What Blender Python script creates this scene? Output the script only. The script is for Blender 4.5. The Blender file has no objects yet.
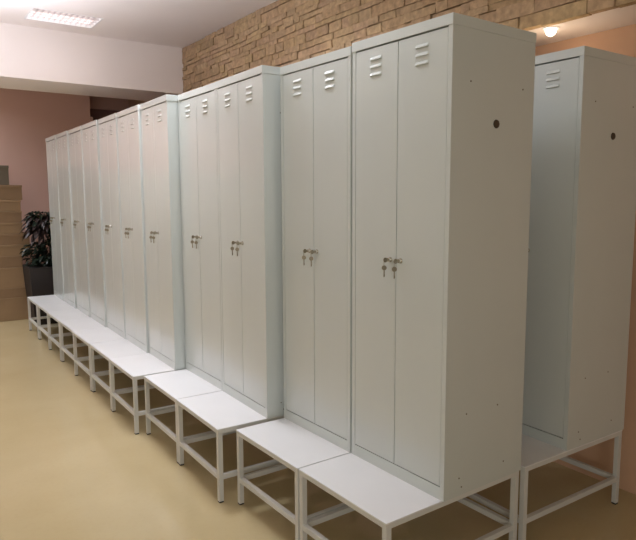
import bpy, bmesh, math, random
from mathutils import Matrix, Vector

C = bpy.context.scene.collection
scene = bpy.context.scene

# ------------------------------------------------------------------ camera
cd = bpy.data.cameras.new('camera')
cam = bpy.data.objects.new('camera', cd)
C.objects.link(cam)
F_PX = 631.95
cd.sensor_fit = 'HORIZONTAL'
cd.sensor_width = 36.0
cd.lens = F_PX / 636.0 * 36.0
cd.shift_x = -(350.44 - 318.0) / 636.0
cd.shift_y = (270.13 - 270.0) / 636.0
cd.clip_start = 0.05
yaw, pitch, roll = map(math.radians, (-35.85, -6.745, 0.112))
fwd = Vector((math.sin(-yaw) * math.cos(pitch), math.cos(yaw) * math.cos(pitch), math.sin(pitch)))
rt = Vector((math.cos(yaw), math.sin(yaw), 0))
up = rt.cross(fwd)
r2 = math.cos(roll) * rt + math.sin(roll) * up
u2 = -math.sin(roll) * rt + math.cos(roll) * up
M = Matrix((r2, u2, -fwd)).transposed().to_4x4()
M.translation = Vector((-1.6602, -1.7108, 1.6073))
cam.matrix_world = M
scene.camera = cam

# ------------------------------------------------------------------ world, lights, exposure
w = bpy.data.worlds.new('world')
scene.world = w
w.use_nodes = True
w.node_tree.nodes['Background'].inputs[0].default_value = (0.9, 0.8, 0.7, 1)
w.node_tree.nodes['Background'].inputs[1].default_value = 0.02
vs = scene.view_settings
vs.view_transform = 'Standard'
vs.look = 'None'
vs.exposure = 0.0
vs.gamma = 1.0
vs.use_curve_mapping = False


def area(name, loc, sx, sy, power, col, rot=(0, 0, 0)):
    l = bpy.data.lights.new(name, 'AREA')
    l.shape = 'RECTANGLE'
    l.size = sx
    l.size_y = sy
    l.energy = power
    l.color = col
    o = bpy.data.objects.new(name, l)
    o.location = loc
    o.rotation_euler = rot
    C.objects.link(o)
    return o


LAMPS = {   # name: (location, size x, size y, power, colour, rotation, spread)
    'fixture': ((-0.225, 4.90, 3.325), 0.56, 0.38, 1.2, (1, 0.965, 1.06), (0, 0, 0), 150),
    'left_far_fill': ((-1.75, 4.35, 3.24), 0.56, 0.38, 7, (0.97, 0.98, 1.12), (0, 0, 0), 150),  # added fill out of view, brightens the left of the beam
    'row_mid': ((-0.225, 2.3, 3.24), 0.56, 0.38, 31, (0.955, 1, 1.10), (0, 0, 0), 150),
    'row_near': ((-0.5, 0.6, 3.24), 0.56, 0.38, 9, (0.955, 1, 1.10), (0, 0, 0), 150),
    'behind_beam': ((-1.9, 7.1, 3.24), 0.56, 0.38, 48, (0.95, 0.99, 1.06), (0, 0, 0), 150),
    'fill_behind': ((-3.3, -4.45, 1.7), 2.4, 1.6, 66, (1, 1.01, 0.99), (1.5708, 0, 0), 180),  # added soft fill behind the camera, no known window there
    'uplight_fill_far': ((-1.2, 3.95, 2.38), 0.4, 0.8, 31, (0.93, 0.97, 1.14), (3.14159, 0, 0), 180),  # added up-facing fill for beam and ceiling, no lamp hangs here
    'uplight_fill_near': ((-1.2, 2.6, 2.85), 0.4, 0.8, 20, (1, 0.97, 1.03), (3.14159, 0, 0), 180),  # second added up-facing fill, brightens the ceiling only
}
for ln, (loc, sx, sy, pw, lc, rot, sprd) in LAMPS.items():
    a = area('room_and_fill_light', loc, sx, sy, pw, lc, rot)  # covers the seen fixture, ceiling lamps and added fills
    a.data.spread = math.radians(sprd)
SPOT = 4.5

# ------------------------------------------------------------------ materials


def lin(c):
    return tuple(((v / 255) / 12.92 if v / 255 <= 0.04045 else ((v / 255 + 0.055) / 1.055) ** 2.4) for v in c) + (1,)


def mat(name, col, rough=0.5, metal=0.0, noise=0.0, nscale=6.0, bump=0.0, bscale=200.0, spec=0.5, coat=0.0,
        emit=0.0, attr=None):
    m = bpy.data.materials.new(name)
    m.use_nodes = True
    nt = m.node_tree
    b = nt.nodes['Principled BSDF']
    c = lin(col)
    b.inputs['Base Color'].default_value = c
    b.inputs['Roughness'].default_value = rough
    b.inputs['Metallic'].default_value = metal
    b.inputs['Specular IOR Level'].default_value = spec
    b.inputs['Coat Weight'].default_value = coat
    b.inputs['Coat Roughness'].default_value = 0.14
    tc = nt.nodes.new('ShaderNodeTexCoord')
    if noise > 0:
        n = nt.nodes.new('ShaderNodeTexNoise')
        n.inputs['Scale'].default_value = nscale
        n.inputs['Detail'].default_value = 5
        nt.links.new(tc.outputs['Object'], n.inputs['Vector'])
        rmp = nt.nodes.new('ShaderNodeValToRGB')
        rmp.color_ramp.elements[0].position = 0.3
        rmp.color_ramp.elements[1].position = 0.7
        lo = tuple(max(0, v * (1 - noise)) for v in c[:3]) + (1,)
        hi = tuple(min(1, v * (1 + noise)) for v in c[:3]) + (1,)
        rmp.color_ramp.elements[0].color = lo
        rmp.color_ramp.elements[1].color = hi
        nt.links.new(n.outputs['Fac'], rmp.inputs[0])
        out = rmp.outputs[0]
        if attr:
            a = nt.nodes.new('ShaderNodeAttribute')
            a.attribute_name = attr
            mx = nt.nodes.new('ShaderNodeMix')
            mx.data_type = 'RGBA'
            mx.blend_type = 'MULTIPLY'
            mx.inputs[0].default_value = 1
            nt.links.new(out, mx.inputs[6])
            nt.links.new(a.outputs['Color'], mx.inputs[7])
            out = mx.outputs[2]
        nt.links.new(out, b.inputs['Base Color'])
    if bump > 0:
        n2 = nt.nodes.new('ShaderNodeTexNoise')
        n2.inputs['Scale'].default_value = bscale
        n2.inputs['Detail'].default_value = 4
        nt.links.new(tc.outputs['Object'], n2.inputs['Vector'])
        bp = nt.nodes.new('ShaderNodeBump')
        bp.inputs['Strength'].default_value = bump
        bp.inputs['Distance'].default_value = 0.01
        nt.links.new(n2.outputs['Fac'], bp.inputs['Height'])
        nt.links.new(bp.outputs[0], b.inputs['Normal'])
    if emit > 0:
        b.inputs['Emission Color'].default_value = c
        b.inputs['Emission Strength'].default_value = emit
    return m


PAINT = mat('grey_powder_coat', (200, 205, 201), 0.4, coat=0.9, bump=0.05, bscale=260, noise=0.015, nscale=3)
SEAT = mat('seat_powder_coat', (222, 222, 222), 0.3, bump=0.04, bscale=260, noise=0.015, nscale=4)
TUBE = mat('tube_powder_coat', (206, 205, 200), 0.4, noise=0.02, nscale=8)
CHROME = mat('lock_chrome', (205, 200, 190), 0.16, metal=1.0)
KEYM = mat('key_metal', (138, 130, 112), 0.3, metal=0.7)
PLUG = mat('dark_plug', (70, 58, 45), 0.5)
RIVET = mat('rivet_metal', (120, 110, 95), 0.4, metal=0.6)
FOOT = mat('black_plastic', (40, 38, 36), 0.5)
INSIDE = mat('locker_interior', (110, 108, 104), 0.7)
PLASTER = mat('ceiling_paint', (244, 233, 226), 0.75, noise=0.02, nscale=1.5, bump=0.04, bscale=60)
PINK = mat('pink_wall_paint', (208, 172, 158), 0.7, noise=0.03, nscale=1.5, bump=0.04, bscale=80)
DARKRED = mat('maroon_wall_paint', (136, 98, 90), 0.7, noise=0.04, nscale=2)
CREAM = mat('cream_wall_paint', (214, 208, 196), 0.75, noise=0.02, nscale=1.5)
PEACH = mat('peach_wall_paint', (212, 172, 142), 0.7, noise=0.03, nscale=1.5, bump=0.04, bscale=80)
GREENISH = mat('greenish_wall_paint', (206, 208, 182), 0.75, noise=0.02, nscale=1.5)
STONE = mat('stone_cladding', (186, 157, 124), 0.9, noise=0.2, nscale=26, bump=1.0, bscale=26, spec=0.2, attr='tone')
MORTAR = mat('stone_joint', (120, 90, 60), 0.95)
CARD = mat('cardboard', (152, 125, 94), 0.8, noise=0.06, nscale=5)
CARD2 = mat('cardboard_dull', (142, 115, 86), 0.8, noise=0.06, nscale=5)
TAPE = mat('brown_tape', (150, 112, 66), 0.35)
GREYBOX = mat('grey_box', (106, 96, 82), 0.8, noise=0.05)
LEAF = mat('dark_green_leaf', (30, 42, 30), 0.45, noise=0.2, nscale=20)
LEAF2 = mat('purple_brown_leaf', (58, 45, 43), 0.5, noise=0.2, nscale=20)
POT = mat('dark_brown_planter', (36, 28, 26), 0.6, noise=0.05)
LOUV = mat('louvre_aluminium', (225, 222, 222), 0.2, metal=1.0)
LAMPW = mat('lamp_white', (232, 228, 225), 0.5)
TUBEL = mat('fluorescent_tube', (255, 240, 236), 0.4, emit=1.5)
BULB = mat('downlight_bulb', (255, 236, 214), 0.4, emit=9.0)


def floor_mat():
    m = bpy.data.materials.new('cream_linoleum')
    m.use_nodes = True
    nt = m.node_tree
    b = nt.nodes['Principled BSDF']
    tc = nt.nodes.new('ShaderNodeTexCoord')
    n = nt.nodes.new('ShaderNodeTexNoise')
    n.inputs['Scale'].default_value = 1.6
    n.inputs['Detail'].default_value = 8
    nt.links.new(tc.outputs['Object'], n.inputs['Vector'])
    r = nt.nodes.new('ShaderNodeValToRGB')
    r.color_ramp.elements[0].position = 0.3
    r.color_ramp.elements[0].color = lin((184, 166, 126))
    r.color_ramp.elements[1].position = 0.75
    r.color_ramp.elements[1].color = lin((193, 176, 138))
    nt.links.new(n.outputs['Fac'], r.inputs[0])
    v = nt.nodes.new('ShaderNodeTexNoise')
    v.inputs['Scale'].default_value = 45
    v.inputs['Detail'].default_value = 3
    nt.links.new(tc.outputs['Object'], v.inputs['Vector'])
    r3 = nt.nodes.new('ShaderNodeValToRGB')
    r3.color_ramp.elements[0].position = 0.25
    r3.color_ramp.elements[0].color = (0.975, 0.97, 0.96, 1)
    r3.color_ramp.elements[1].position = 0.5
    r3.color_ramp.elements[1].color = (1, 1, 1, 1)
    nt.links.new(v.outputs['Fac'], r3.inputs[0])
    mx = nt.nodes.new('ShaderNodeMix')
    mx.data_type = 'RGBA'
    mx.blend_type = 'MULTIPLY'
    mx.inputs[0].default_value = 1
    nt.links.new(r.outputs[0], mx.inputs[6])
    nt.links.new(r3.outputs[0], mx.inputs[7])
    nt.links.new(mx.outputs[2], b.inputs['Base Color'])
    b.inputs['Roughness'].default_value = 0.14
    b.inputs['Specular IOR Level'].default_value = 0.5
    n2 = nt.nodes.new('ShaderNodeTexNoise')
    n2.inputs['Scale'].default_value = 5
    nt.links.new(tc.outputs['Object'], n2.inputs['Vector'])
    bp = nt.nodes.new('ShaderNodeBump')
    bp.inputs['Strength'].default_value = 0.05
    bp.inputs['Distance'].default_value = 0.01
    nt.links.new(n2.outputs['Fac'], bp.inputs['Height'])
    nt.links.new(bp.outputs[0], b.inputs['Normal'])
    return m


FLOOR = floor_mat()

# ------------------------------------------------------------------ mesh helpers


def box(bm, x0, x1, y0, y1, z0, z1, bev=0.0):
    r = bmesh.ops.create_cube(bm, size=1)
    vs_ = r['verts']
    for v in vs_:
        v.co = Vector(((x0 + x1) / 2 + v.co.x * (x1 - x0), (y0 + y1) / 2 + v.co.y * (y1 - y0),
                       (z0 + z1) / 2 + v.co.z * (z1 - z0)))
    if bev > 0:
        es = list({e for v in vs_ for e in v.link_edges})
        bmesh.ops.bevel(bm, geom=es, offset=bev, segments=2, affect='EDGES', profile=0.6)


def cyl(bm, p0, p1, r0, r1=None, seg=16):
    r1 = r0 if r1 is None else r1
    p0, p1 = Vector(p0), Vector(p1)
    d = p1 - p0
    q = d.to_track_quat('Z', 'Y').to_matrix().to_4x4()
    q.translation = (p0 + p1) / 2
    bmesh.ops.create_cone(bm, cap_ends=True, segments=seg, radius1=r0, radius2=r1, depth=d.length, matrix=q)


def obj(name, bm, m, parent=None, smooth=False, loc=None):
    me = bpy.data.meshes.new(name)
    bmesh.ops.recalc_face_normals(bm, faces=bm.faces)
    bm.to_mesh(me)
    bm.free()
    if smooth:
        for p in me.polygons:
            p.use_smooth = True
    me.materials.append(m)
    o = bpy.data.objects.new(name, me)
    C.objects.link(o)
    if parent:
        o.parent = parent
    if loc:
        o.location = loc
    return o


def simple(name, m, *boxes, parent=None, bev=0.0):
    bm = bmesh.new()
    for b in boxes:
        box(bm, *b, bev=bev)
    return obj(name, bm, m, parent)


def thing(name, label, cat, loc=(0, 0, 0), rotz=0, group=None):
    o = bpy.data.objects.new(name, None)
    o.empty_display_size = 0.1
    C.objects.link(o)
    o.location = loc
    o.rotation_euler = (0, 0, rotz)
    return tag(o, label, cat, group)


def tag(o, label, cat, group=None):
    o['label'] = label
    o['category'] = cat
    if group:
        o['group'] = group
    return o


def struct(name, m, *boxes):
    o = simple(name, m, *boxes)
    o['kind'] = 'structure'
    return o


def kids(o):
    return [c for c in bpy.data.objects if c.parent is o]


def dup(root, loc, label, group=None, scale=(1, 1, 1)):
    def rec(o, parent):
        c = o.copy()
        C.objects.link(c)
        c.parent = parent
        for k in list(tree.get(o.name, [])):
            rec(k, c)
        return c
    tree = {}
    for o in list(bpy.data.objects):
        if o.parent:
            tree.setdefault(o.parent.name, []).append(o)
    r = rec(root, None)
    r.location = loc
    r.rotation_euler = (0, 0, 0)
    r.scale = scale
    r['label'] = label
    if group:
        r['group'] = group
    return r


# ------------------------------------------------------------------ room
ZC = 3.26
XW = 1.50
XS = 1.12
ZS = 2.485
YB = 5.41
struct('floor', FLOOR, (-5.2, XW + 0.1, -4.6, 9.6, -0.1, 0))
struct('ceiling', PLASTER, (-5.2, XW + 0.1, -4.6, 4.68, ZC, ZC + 0.1), (-5.2, XW + 0.1, 5.12, 9.6, ZC, ZC + 0.1),
       (-5.2, -0.53, 4.68, 5.12, ZC, ZC + 0.1), (0.08, XW + 0.1, 4.68, 5.12, ZC, ZC + 0.1))
struct('wall_right', PEACH, (XW, XW + 0.1, -4.5, 9.5, 0, ZC))
struct('wall_left', CREAM, (-5.2, -5.1, -4.5, 9.5, 0, ZC))
struct('wall_front', GREENISH, (-5.1, XW, -4.6, -4.5, 0, ZC))
struct('wall_back', PINK, (-5.1, 0.74, 8.0, 8.15, 0, ZC))
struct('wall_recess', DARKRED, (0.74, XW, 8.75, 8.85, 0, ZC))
struct('added_reflected_panel', CREAM, (-5.1, -1.05, 7.985, 8.0, 0, 1.95))  # unseen cream panel, added to make reflections in the far lockers greyer
struct('wall_end', CREAM, (-5.1, XW, 9.5, 9.6, 0, ZC))
struct('trim_1', PINK, (0.74, 0.77, 7.98, 8.17, 0, 2.72))
struct('trim_2', PLASTER, (-5.1, XW, YB, 6.19, 2.752, ZC))          # the deep ceiling beam
struct('trim_3', PLASTER, (XS + 0.05, XW, -4.5, YB, ZS, ZC))        # dropped soffit over the right wall
struct('trim_4', PINK, (0.77, XW, 8.70, 8.75, 2.93, 3.26))

# stone cladding on the face of the soffit: coursed split-face blocks with real relief
random.seed(11)
bm = bmesh.new()
col = bm.loops.layers.float_color.new('tone')
y0s, y1s = -4.45, YB - 0.005
blocks = []


def block(ya, yb, za, zb, depth, tone):
    n0 = len(bm.verts)
    r = bmesh.ops.create_cube(bm, size=1)
    fs = set()
    for v in r['verts']:
        front = v.co.x < 0
        hy = yb - ya - 0.004
        hz = zb - za - 0.004
        v.co = Vector((XS + 0.05 - (depth if front else 0), (ya + yb) / 2 + v.co.y * hy, (za + zb) / 2 + v.co.z * hz))
        if front:
            v.co.x += random.uniform(-0.003, 0.003)
            v.co.y += random.uniform(-0.004, 0.004)
            v.co.z += random.uniform(-0.004, 0.004)
        for f in v.link_faces:
            fs.add(f)
    for f in fs:
        for l in f.loops:
            l[col] = tone


z = ZS - 0.006
while z < ZC - 0.002:
    h = random.choice((0.04, 0.05, 0.06, 0.075))
    z1 = min(z + h, ZC - 0.001)
    if ZC - z1 < 0.03:
        z1 = ZC - 0.001
    y = y0s
    while y < y1s - 0.001:
        ln = random.uniform(0.06, 0.30)
        yb = min(y + ln, y1s)
        if y1s - yb < 0.05:
            yb = y1s
        t = random.uniform(0.88, 1.06)
        tone = (t, t * random.uniform(0.97, 1.02), t * random.uniform(0.93, 1.03), 1)
        block(y, yb, z + (random.uniform(0, 0.006) if z < ZS else 0), z1, random.choice((0.040, 0.043, 0.046, 0.049, 0.053)), tone)
        y = yb
    z = z1
st = obj('trim_5', bm, STONE)
st['kind'] = 'structure'

# ------------------------------------------------------------------ lockers
W, D, H = 0.600, 0.4845, 1.861
HB = 0.4033
P = 0.294
T = 0.022      # frame strip


def make_locker(rivets):
    """front faces -X; origin at the base, front edge, near (-Y) end"""
    t = thing('locker', '', 'locker')
    g = 0.003
    bm = bmesh.new()
    box(bm, 0, D, g, g + T, 0, H - 0.04)                 # near side with its front return
    box(bm, 0, D, W - g - T, W - g, 0, H - 0.04)
    box(bm, D - 0.004, D, g + T, W - g - T, 0, H - 0.04)   # back
    box(bm, 0.001, 0.02, g + T, W - g - T, 0, 0.052)       # plinth
    box(bm, 0.02, D, g + T, W - g - T, 0.04, 0.05)         # bottom shelf
    box(bm, 0.03, D, W / 2 - 0.006, W / 2 + 0.006, 0.05, H - 0.04)
    obj('body', bm, PAINT, t)
    bm = bmesh.new()
    box(bm, -0.003, D + 0.001, 0.0003, W - 0.0003, H - 0.04, H, bev=0.002)
    obj('top_cover', bm, PAINT, t)
    zt, zb = H - 0.0455, 0.056
    for s in (0, 1):                                       # s = 0 near (right-hand) door
        ya = g + T + 0.002 if s == 0 else W / 2 + 0.0022
        yb = W / 2 - 0.0022 if s == 0 else W - g - T - 0.002
        bm = bmesh.new()
        box(bm, 0.0005, 0.018, ya, yb, zb, zt, bev=0.0015)
        d = obj('door', bm, PAINT, t)
        yc = (ya + yb) / 2
        for k in range(3):
            zc = H - 0.155 + 0.032 * k
            bm = bmesh.new()
            hw = 0.037
            # pressed hood: slopes out from its top edge to a lip at the bottom
            prof = [(0.001, 0.010), (-0.004, 0.006), (-0.0065, 0.0), (-0.0068, -0.003), (0.001, -0.005)]
            rows = []
            for yy, sc in ((-hw, 0.15), (-hw + 0.006, 0.85), (-hw + 0.012, 1), (hw - 0.012, 1), (hw - 0.006, 0.85), (hw, 0.15)):
                rows.append([bm.verts.new((px * sc + 0.0005, yc + yy, zc + pz)) for px, pz in prof])
            for a, b in zip(rows, rows[1:]):
                for i in range(len(prof)):
                    j = (i + 1) % len(prof)
                    bm.faces.new((a[i], a[j], b[j], b[i]))
            bm.faces.new(rows[0])
            bm.faces.new(rows[-1])
            obj('vent_louvre', bm, PAINT, d)
        # lock
        yl = W / 2 - 0.040 if s == 0 else W / 2 + 0.034
        if s == 0:
            yl = W / 2 - 0.030
        zl = 0.937
        bm = bmesh.new()
        cyl(bm, (0.0006, yl, zl), (-0.004, yl, zl), 0.0115, 0.0115, 20)
        cyl(bm, (-0.004, yl, zl), (-0.014, yl, zl), 0.0092, 0.0085, 20)
        obj('lock', bm, CHROME, d, smooth=False)
        # key pushed in the lock, with a ring and a second key hanging from it
        bm = bmesh.new()
        box(bm, -0.020, -0.014, yl - 0.001, yl + 0.001, zl - 0.003, zl + 0.003)
        cyl(bm, (-0.029, yl - 0.0011, zl), (-0.029, yl + 0.0011, zl), 0.0105, 0.0105, 16)
        # ring
        cx_, cz_ = -0.036, zl - 0.013
        N = 16
        prev = None
        for i in range(N + 1):
            a = 2 * math.pi * i / N
            p = Vector((cx_ + 0.009 * math.cos(a) * 0.6, yl + 0.006 * math.cos(a), cz_ + 0.011 * math.sin(a)))
            if prev is not None:
                cyl(bm, prev, p, 0.0009, 0.0009, 6)
            prev = p
        zk = cz_ - 0.020
        cyl(bm, (-0.037, yl - 0.003, zk + 0.001), (-0.035, yl + 0.0005, zk), 0.0105, 0.0105, 16)
        box(bm, -0.0385, -0.0335, yl - 0.002, yl, zk - 0.038, zk - 0.008)
        box(bm, -0.0325, -0.0335, yl - 0.002, yl, zk - 0.034, zk - 0.026)
        obj('key', bm, KEYM, d)
    if rivets:
        bm = bmesh.new()
        cyl(bm, (D * 0.52, 0.0016, 1.483), (D * 0.52, -0.002, 1.483), 0.017, 0.0155, 24)
        obj('plug', bm, PLUG, t)
        for rx, rz in ((0.10, 1.63), (0.41, 1.63), (0.12, 0.335), (0.31, 0.335), (0.085, 0.075), (0.36, 0.075), (0.10, 0.035)):
            bm = bmesh.new()
            cyl(bm, (rx, 0.0016, rz), (rx, 0.0, rz), 0.0036, 0.003, 10)
            obj('rivet', bm, RIVET, t)
    return t


def make_bench(depth):
    """stand with an overhanging seat; origin on the floor at the front, near end"""
    t = thing('bench_stand', '', 'bench')
    s = 0.025
    g = 0.0022
    bm = bmesh.new()
    box(bm, 0, depth, g, W - g, HB - 0.006, HB, bev=0.0015)
    obj('seat', bm, SEAT, t)
    bm = bmesh.new()
    zt0, zt1 = HB - 0.006 - 0.02, HB - 0.006
    x0, x1, y0, y1 = 0.002, depth - 0.002, g + 0.001, W - g - 0.001
    box(bm, x0, x1, y0, y0 + s, zt0, zt1)
    box(bm, x0, x1, y1 - s, y1, zt0, zt1)
    box(bm, x0, x0 + s, y0 + s, y1 - s, zt0, zt1)
    box(bm, x1 - s, x1, y0 + s, y1 - s, zt0, zt1)
    obj('seat_frame', bm, TUBE, t)
    for (xa, ya) in ((x0, y0), (x0, y1 - s), (x1 - s, y0), (x1 - s, y1 - s)):
        bm = bmesh.new()
        box(bm, xa, xa + s, ya, ya + s, 0.008, zt0, bev=0.001)
        l = obj('leg', bm, TUBE, t)
        bm = bmesh.new()
        box(bm, xa + 0.001, xa + s - 0.001, ya + 0.001, ya + s - 0.001, 0, 0.008)
        obj('foot', bm, FOOT, l)
    za, zb = 0.125, 0.150
    for b in ((x0 + 0.001, x0 + s - 0.001, y0 + s, y1 - s), (x1 - s + 0.001, x1 - 0.001, y0 + s, y1 - s),
              (x0 + s, x1 - s, y0 + 0.001, y0 + s - 0.001), (x0 + s, x1 - s, y1 - s + 0.001, y1 - 0.001)):
        bm = bmesh.new()
        box(bm, *b, za, zb, bev=0.001)
        obj('stretcher', bm, TUBE, t)
    return t


lock_plug = make_locker(True)
lock_plain = make_locker(False)
bench0 = make_bench(P + D)

GL = 'grey two-door lockers of the front row'
GB = 'steel bench stands under the front row'
# x of locker front, y of near end, width, exposed side, labels
row = [   # locker x, y, width, turn, height factor, side seen; bench x, y, width, turn; labels
    (0.0300, -0.0060, .600, 1.7, 1, True, -0.2597, -0.0035, .600, 1.6,
     'tall grey two-door locker nearest the camera in the front row, side with round dark plug',
     'white-topped steel bench stand nearest the camera, under the nearest front-row locker'),
    (0.0115, 0.6000, .597, 1.7, .9946, False, -0.2790, 0.5990, .590, 1.6,
     'second nearest grey two-door locker in the front row, flush beside the nearest one',
     'second nearest steel bench stand of the front row, beside the nearest one'),
    (-0.0862, 1.2317, .600, -0.94, 1, True, -0.3720, 1.2400, .600, -0.3,
     'third nearest front-row locker, its narrow side showing where the row steps forward',
     'third nearest bench stand, its near end sticking out past the second one'),
    (-0.0740, 1.8350, .604, 0.1, 1, False, -0.3680, 1.8430, .600, 0,
     'fourth nearest front-row locker, just before the second step forward in the row',
     'fourth nearest bench stand, just before the second step forward in the seats'),
    (-0.1460, 2.4510, .583, -1.0, 1, True, -0.4320, 2.4610, .583, 0,
     'fifth nearest front-row locker, brightest front, its slim side showing at the second step',
     'fifth nearest bench stand, its near end exposed at the second step'),
    (-0.149, 3.0395, .583, -1.0, 1, False, -0.43, 3.0445, .582, 0,
     'sixth locker of the front row counted from the camera, beside the brightest one',
     'sixth bench stand of the front row counted from the camera'),
    (-0.146, 3.6235, .583, -1.0, 1, False, -0.434, 3.6285, .582, 0,
     'seventh locker of the front row, fifth from its far end',
     'seventh bench stand of the front row, fifth from its far end'),
    (-0.149, 4.2075, .583, -1.0, 1, False, -0.428, 4.2125, .582, 0,
     'eighth locker of the front row, fourth from its far end',
     'eighth bench stand of the front row, fourth from its far end'),
    (-0.146, 4.7915, .583, -1.0, 1, False, -0.431, 4.7965, .582, 0,
     'ninth locker of the front row, third from its far end',
     'ninth bench stand of the front row, third from its far end'),
    (-0.149, 5.3755, .583, -1.0, 1, False, -0.427, 5.3805, .582, 0,
     'tenth locker of the front row, next to the farthest one',
     'tenth bench stand of the front row, next to the farthest one'),
    (-0.146, 5.9595, .583, -1.0, 1, False, -0.43, 5.9645, .582, 0,
     'farthest grey locker of the front row, beside the dark plant',
     'farthest bench stand of the front row, ending in front of the cardboard boxes'),
]
for i, (x, y, wd, rz, hz, exp, xb, yb_, wb, rb, la, lb) in enumerate(row):
    src = lock_plug if exp else lock_plain
    sc = (1, wd / W, hz)
    if i < 2:
        o = src
        o.location = (x, y, HB)
        o.scale = sc
        o['label'] = la
        o['group'] = GL
    else:
        o = dup(src, (x, y, HB), la, GL, sc)
    o.rotation_euler = (0, 0, math.radians(rz))
    if i == 0:
        b = bench0
        b.location = (xb, yb_, 0)
        b.scale = (1, wb / W, 1)
        b['label'] = lb
        b['group'] = GB
    else:
        b = dup(bench0, (xb, yb_, 0), lb, GB, (1, wb / W, 1))
    b.rotation_euler = (0, 0, math.radians(rb))

# second row behind the first
dup(lock_plug, (0.862, 0.019, HB), 'grey two-door locker at the right edge, behind the front row against the peach wall',
    'grey two-door lockers of the second row')
dup(bench0, (0.862 - 0.306, 0.019, 0), 'steel bench stand at the right edge, under the locker behind the front row',
    'steel bench stands of the second row')

# ------------------------------------------------------------------ ceiling light
lx0, lx1, ly0, ly1 = -0.53, 0.08, 4.68, 5.12
t = thing('ceiling_light', 'square louvred fluorescent light set in the pinkish ceiling', 'lamp', ((lx0 + lx1) / 2, (ly0 + ly1) / 2, ZC))
ox, oy = (lx1 - lx0) / 2, (ly1 - ly0) / 2
bm = bmesh.new()
for b in ((-ox, ox, -oy, -oy + 0.012), (-ox, ox, oy - 0.012, oy), (-ox, -ox + 0.012, -oy + 0.012, oy - 0.012),
          (ox - 0.012, ox, -oy + 0.012, oy - 0.012)):
    box(bm, *b, -0.003, 0.085)
box(bm, -ox, ox, -oy, oy, 0.085, 0.09)
obj('frame', bm, LAMPW, t)
for k in range(4):
    bm = bmesh.new()
    yy = -oy + 0.012 + (2 * oy - 0.024) * (k + 0.5) / 4
    cyl(bm, (-ox + 0.02, yy, 0.052), (ox - 0.02, yy, 0.052), 0.008, seg=12)
    obj('tube', bm, TUBEL, t)
bm = bmesh.new()
for k in range(1, 4):
    yy = -oy + 0.012 + (2 * oy - 0.024) * k / 4
    box(bm, -ox + 0.012, ox - 0.012, yy - 0.004, yy + 0.004, 0.0, 0.030)
for k in range(1, 12):
    xx = -ox + 0.012 + (2 * ox - 0.024) * k / 12
    box(bm, xx - 0.001, xx + 0.001, -oy + 0.012, oy - 0.012, 0.001, 0.026)
obj('louvre', bm, LOUV, t)

# recessed round downlight in the soffit
t = thing('downlight', 'small round glowing downlight recessed above the second-row locker', 'lamp', (1.22, 0.475, ZS))
bm = bmesh.new()
N = 28
for (ra, rb, za, zb) in ((0.045, 0.034, -0.003, -0.005), (0.034, 0.030, -0.005, -0.001)):
    pass
ring = []
for (rr, zz) in ((0.045, 0.0), (0.045, -0.004), (0.032, -0.006), (0.030, 0.0)):
    ring.append([bm.verts.new((rr * math.cos(2 * math.pi * i / N), rr * math.sin(2 * math.pi * i / N), zz)) for i in range(N)])
for a, b in zip(ring, ring[1:]):
    for i in range(N):
        bm.faces.new((a[i], a[(i + 1) % N], b[(i + 1) % N], b[i]))
obj('trim_ring', bm, LAMPW, t)
bm = bmesh.new()
bmesh.ops.create_uvsphere(bm, u_segments=20, v_segments=10, radius=0.029)
for v in bm.verts:
    v.co.z = v.co.z - 0.012 if v.co.z < 0 else v.co.z * 0.4 - 0.012
obj('bulb', bm, BULB, t, smooth=True)
pl = bpy.data.lights.new('downlight_light', 'SPOT')
pl.spot_size = math.radians(150)
pl.spot_blend = 0.6
pl.energy = SPOT
pl.color = (1.0, 0.72, 0.5)
pl.shadow_soft_size = 0.03
po = bpy.data.objects.new('downlight_light', pl)
po.location = (1.22, 0.475, ZS - 0.06)
C.objects.link(po)

# ------------------------------------------------------------------ stack of boxes
yb0 = 7.3
boxes = [  # z0, z1, right x, left x, depth, material, label
    (0.000, 0.295, -0.305, -0.95, CARD, 'bottom cardboard box of the stack by the far wall'),
    (0.295, 0.420, -0.285, -0.95, CARD2, 'flat cardboard box lying on the bottom box of the stack'),
    (0.420, 0.685, -0.335, -0.95, CARD, 'tall tan box, third from the floor in the stack'),
    (0.685, 0.830, -0.345, -0.93, CARD2, 'flat tan box, fourth from the floor in the stack'),
    (0.830, 0.975, -0.250, -0.93, CARD, 'flat tan box, fifth from the floor, sticking out towards the plant'),
    (0.975, 1.115, -0.250, -0.92, CARD2, 'flat tan box, sixth from the floor, sticking out towards the plant'),
    (1.115, 1.255, -0.325, -0.95, CARD, 'flat tan box, seventh from the floor in the stack'),
    (1.255, 1.400, -0.325, -0.95, CARD2, 'flat tan box, eighth from the floor in the stack'),
    (1.400, 1.540, -0.330, -0.94, CARD, 'flat tan box, ninth from the floor, second from the top of the tan ones'),
    (1.540, 1.730, -0.305, -0.94, CARD2, 'topmost tan box of the stack, under the grey box'),
]
for i, (z0, z1, xr, xl, m, la) in enumerate(boxes):
    t = thing('cardboard_box', la, 'box', ((xl + xr) / 2, yb0, z0), group='cardboard boxes stacked by the far wall')
    hx = (xr - xl) / 2
    h = z1 - z0
    bm = bmesh.new()
    box(bm, -hx, hx, 0, 0.36, 0.001, h - 0.012, bev=0.006)
    obj('body', bm, m, t)
    bm = bmesh.new()
    box(bm, -hx - 0.004, hx + 0.004, -0.006, 0.366, h - 0.030, h - 0.0005, bev=0.004)
    obj('lid', bm, m, t)
t = thing('grey_box', 'small dull grey box on top of the tan stack', 'box', (-0.60, yb0 + 0.02, 1.731))
bm = bmesh.new()
box(bm, -0.17, 0.16, 0, 0.28, 0, 0.235, bev=0.005)
obj('body', bm, GREYBOX, t)
bm = bmesh.new()
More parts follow.
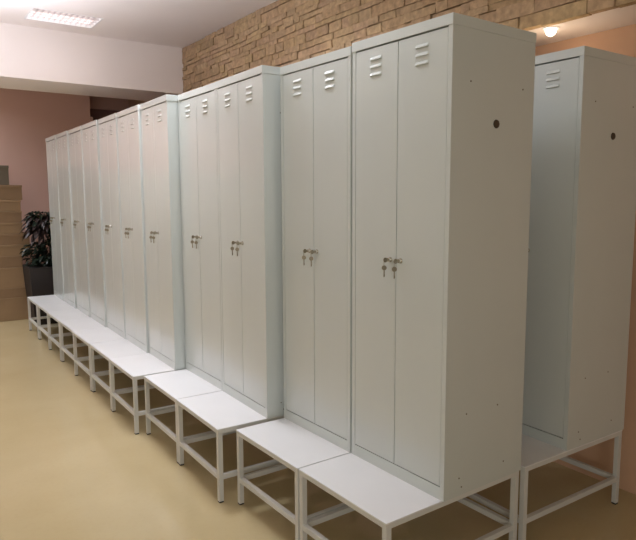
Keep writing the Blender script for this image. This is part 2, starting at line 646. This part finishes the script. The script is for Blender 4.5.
box(bm, -0.174, 0.164, -0.004, 0.284, 0.205, 0.24, bev=0.004)
obj('lid', bm, GREYBOX, t)

# ------------------------------------------------------------------ plant in a dark planter
t = thing('potted_plant', 'dark leafy plant in a tall dark brown planter behind the far end of the lockers', 'plant', (-0.10, 7.02, 0))
bm = bmesh.new()
r = bmesh.ops.create_cone(bm, cap_ends=True, segments=4, radius1=0.30, radius2=0.36, depth=0.72,
                          matrix=Matrix.Translation((0, 0, 0.36)) @ Matrix.Rotation(math.pi / 4, 4, 'Z'))
obj('planter', bm, POT, t)
random.seed(5)


def leaf(bm, base, d, ln, wd):
    d = d.normalized()
    side = d.cross(Vector((0, 0, 1)))
    if side.length < 0.1:
        side = Vector((1, 0, 0))
    side.normalize()
    pts = []
    for k, wf in enumerate((0.05, 0.7, 1.0, 0.75, 0.03)):
        u = k / 4
        c = base + d * ln * u + Vector((0, 0, -0.5 * ln * u * u))
        fold = Vector((0, 0, wd * 0.3 * wf))
        pts.append((bm.verts.new(c - side * wd * wf * 0.5 + fold), bm.verts.new(c), bm.verts.new(c + side * wd * wf * 0.5 + fold)))
    for a, b in zip(pts, pts[1:]):
        bm.faces.new((a[0], a[1], b[1], b[0]))
        bm.faces.new((a[1], a[2], b[2], b[1]))


bm = bmesh.new()
for k in range(9):
    a = random.uniform(0, 6.28)
    r_ = random.uniform(0.02, 0.12)
    cyl(bm, (r_ * math.cos(a) * 0.4, r_ * math.sin(a) * 0.4, 0.69), (r_ * math.cos(a), r_ * math.sin(a), random.uniform(1.0, 1.36)), 0.006, 0.003, 6)
obj('stem', bm, POT, t)
bm = bmesh.new()
for k in range(620):
    z = random.uniform(0.70, 1.38)
    lim = 0.24 if z < 1.0 else 0.16
    a = random.uniform(0, 6.28)
    rr = random.uniform(0, lim)
    if 1.0 < z < 1.18 and math.cos(a) < 0:
        continue
    d = Vector((math.cos(a), math.sin(a), random.uniform(-0.2, 0.7)))
    leaf(bm, Vector((rr * math.cos(a), rr * math.sin(a), z)), d, random.uniform(0.08, 0.14), random.uniform(0.04, 0.07))
obj('foliage', bm, LEAF, t)
bm = bmesh.new()
for k in range(60):
    z = random.uniform(1.12, 1.33)
    a = random.uniform(2.6, 4.6)
    rr = random.uniform(0.05, 0.16)
    d = Vector((math.cos(a), math.sin(a), random.uniform(-0.5, 0.3)))
    leaf(bm, Vector((rr * math.cos(a), rr * math.sin(a), z)), d, random.uniform(0.10, 0.17), random.uniform(0.05, 0.08))
lf = obj('purple_foliage', bm, LEAF2, t)
lf['label'] = 'purple brown leaves'
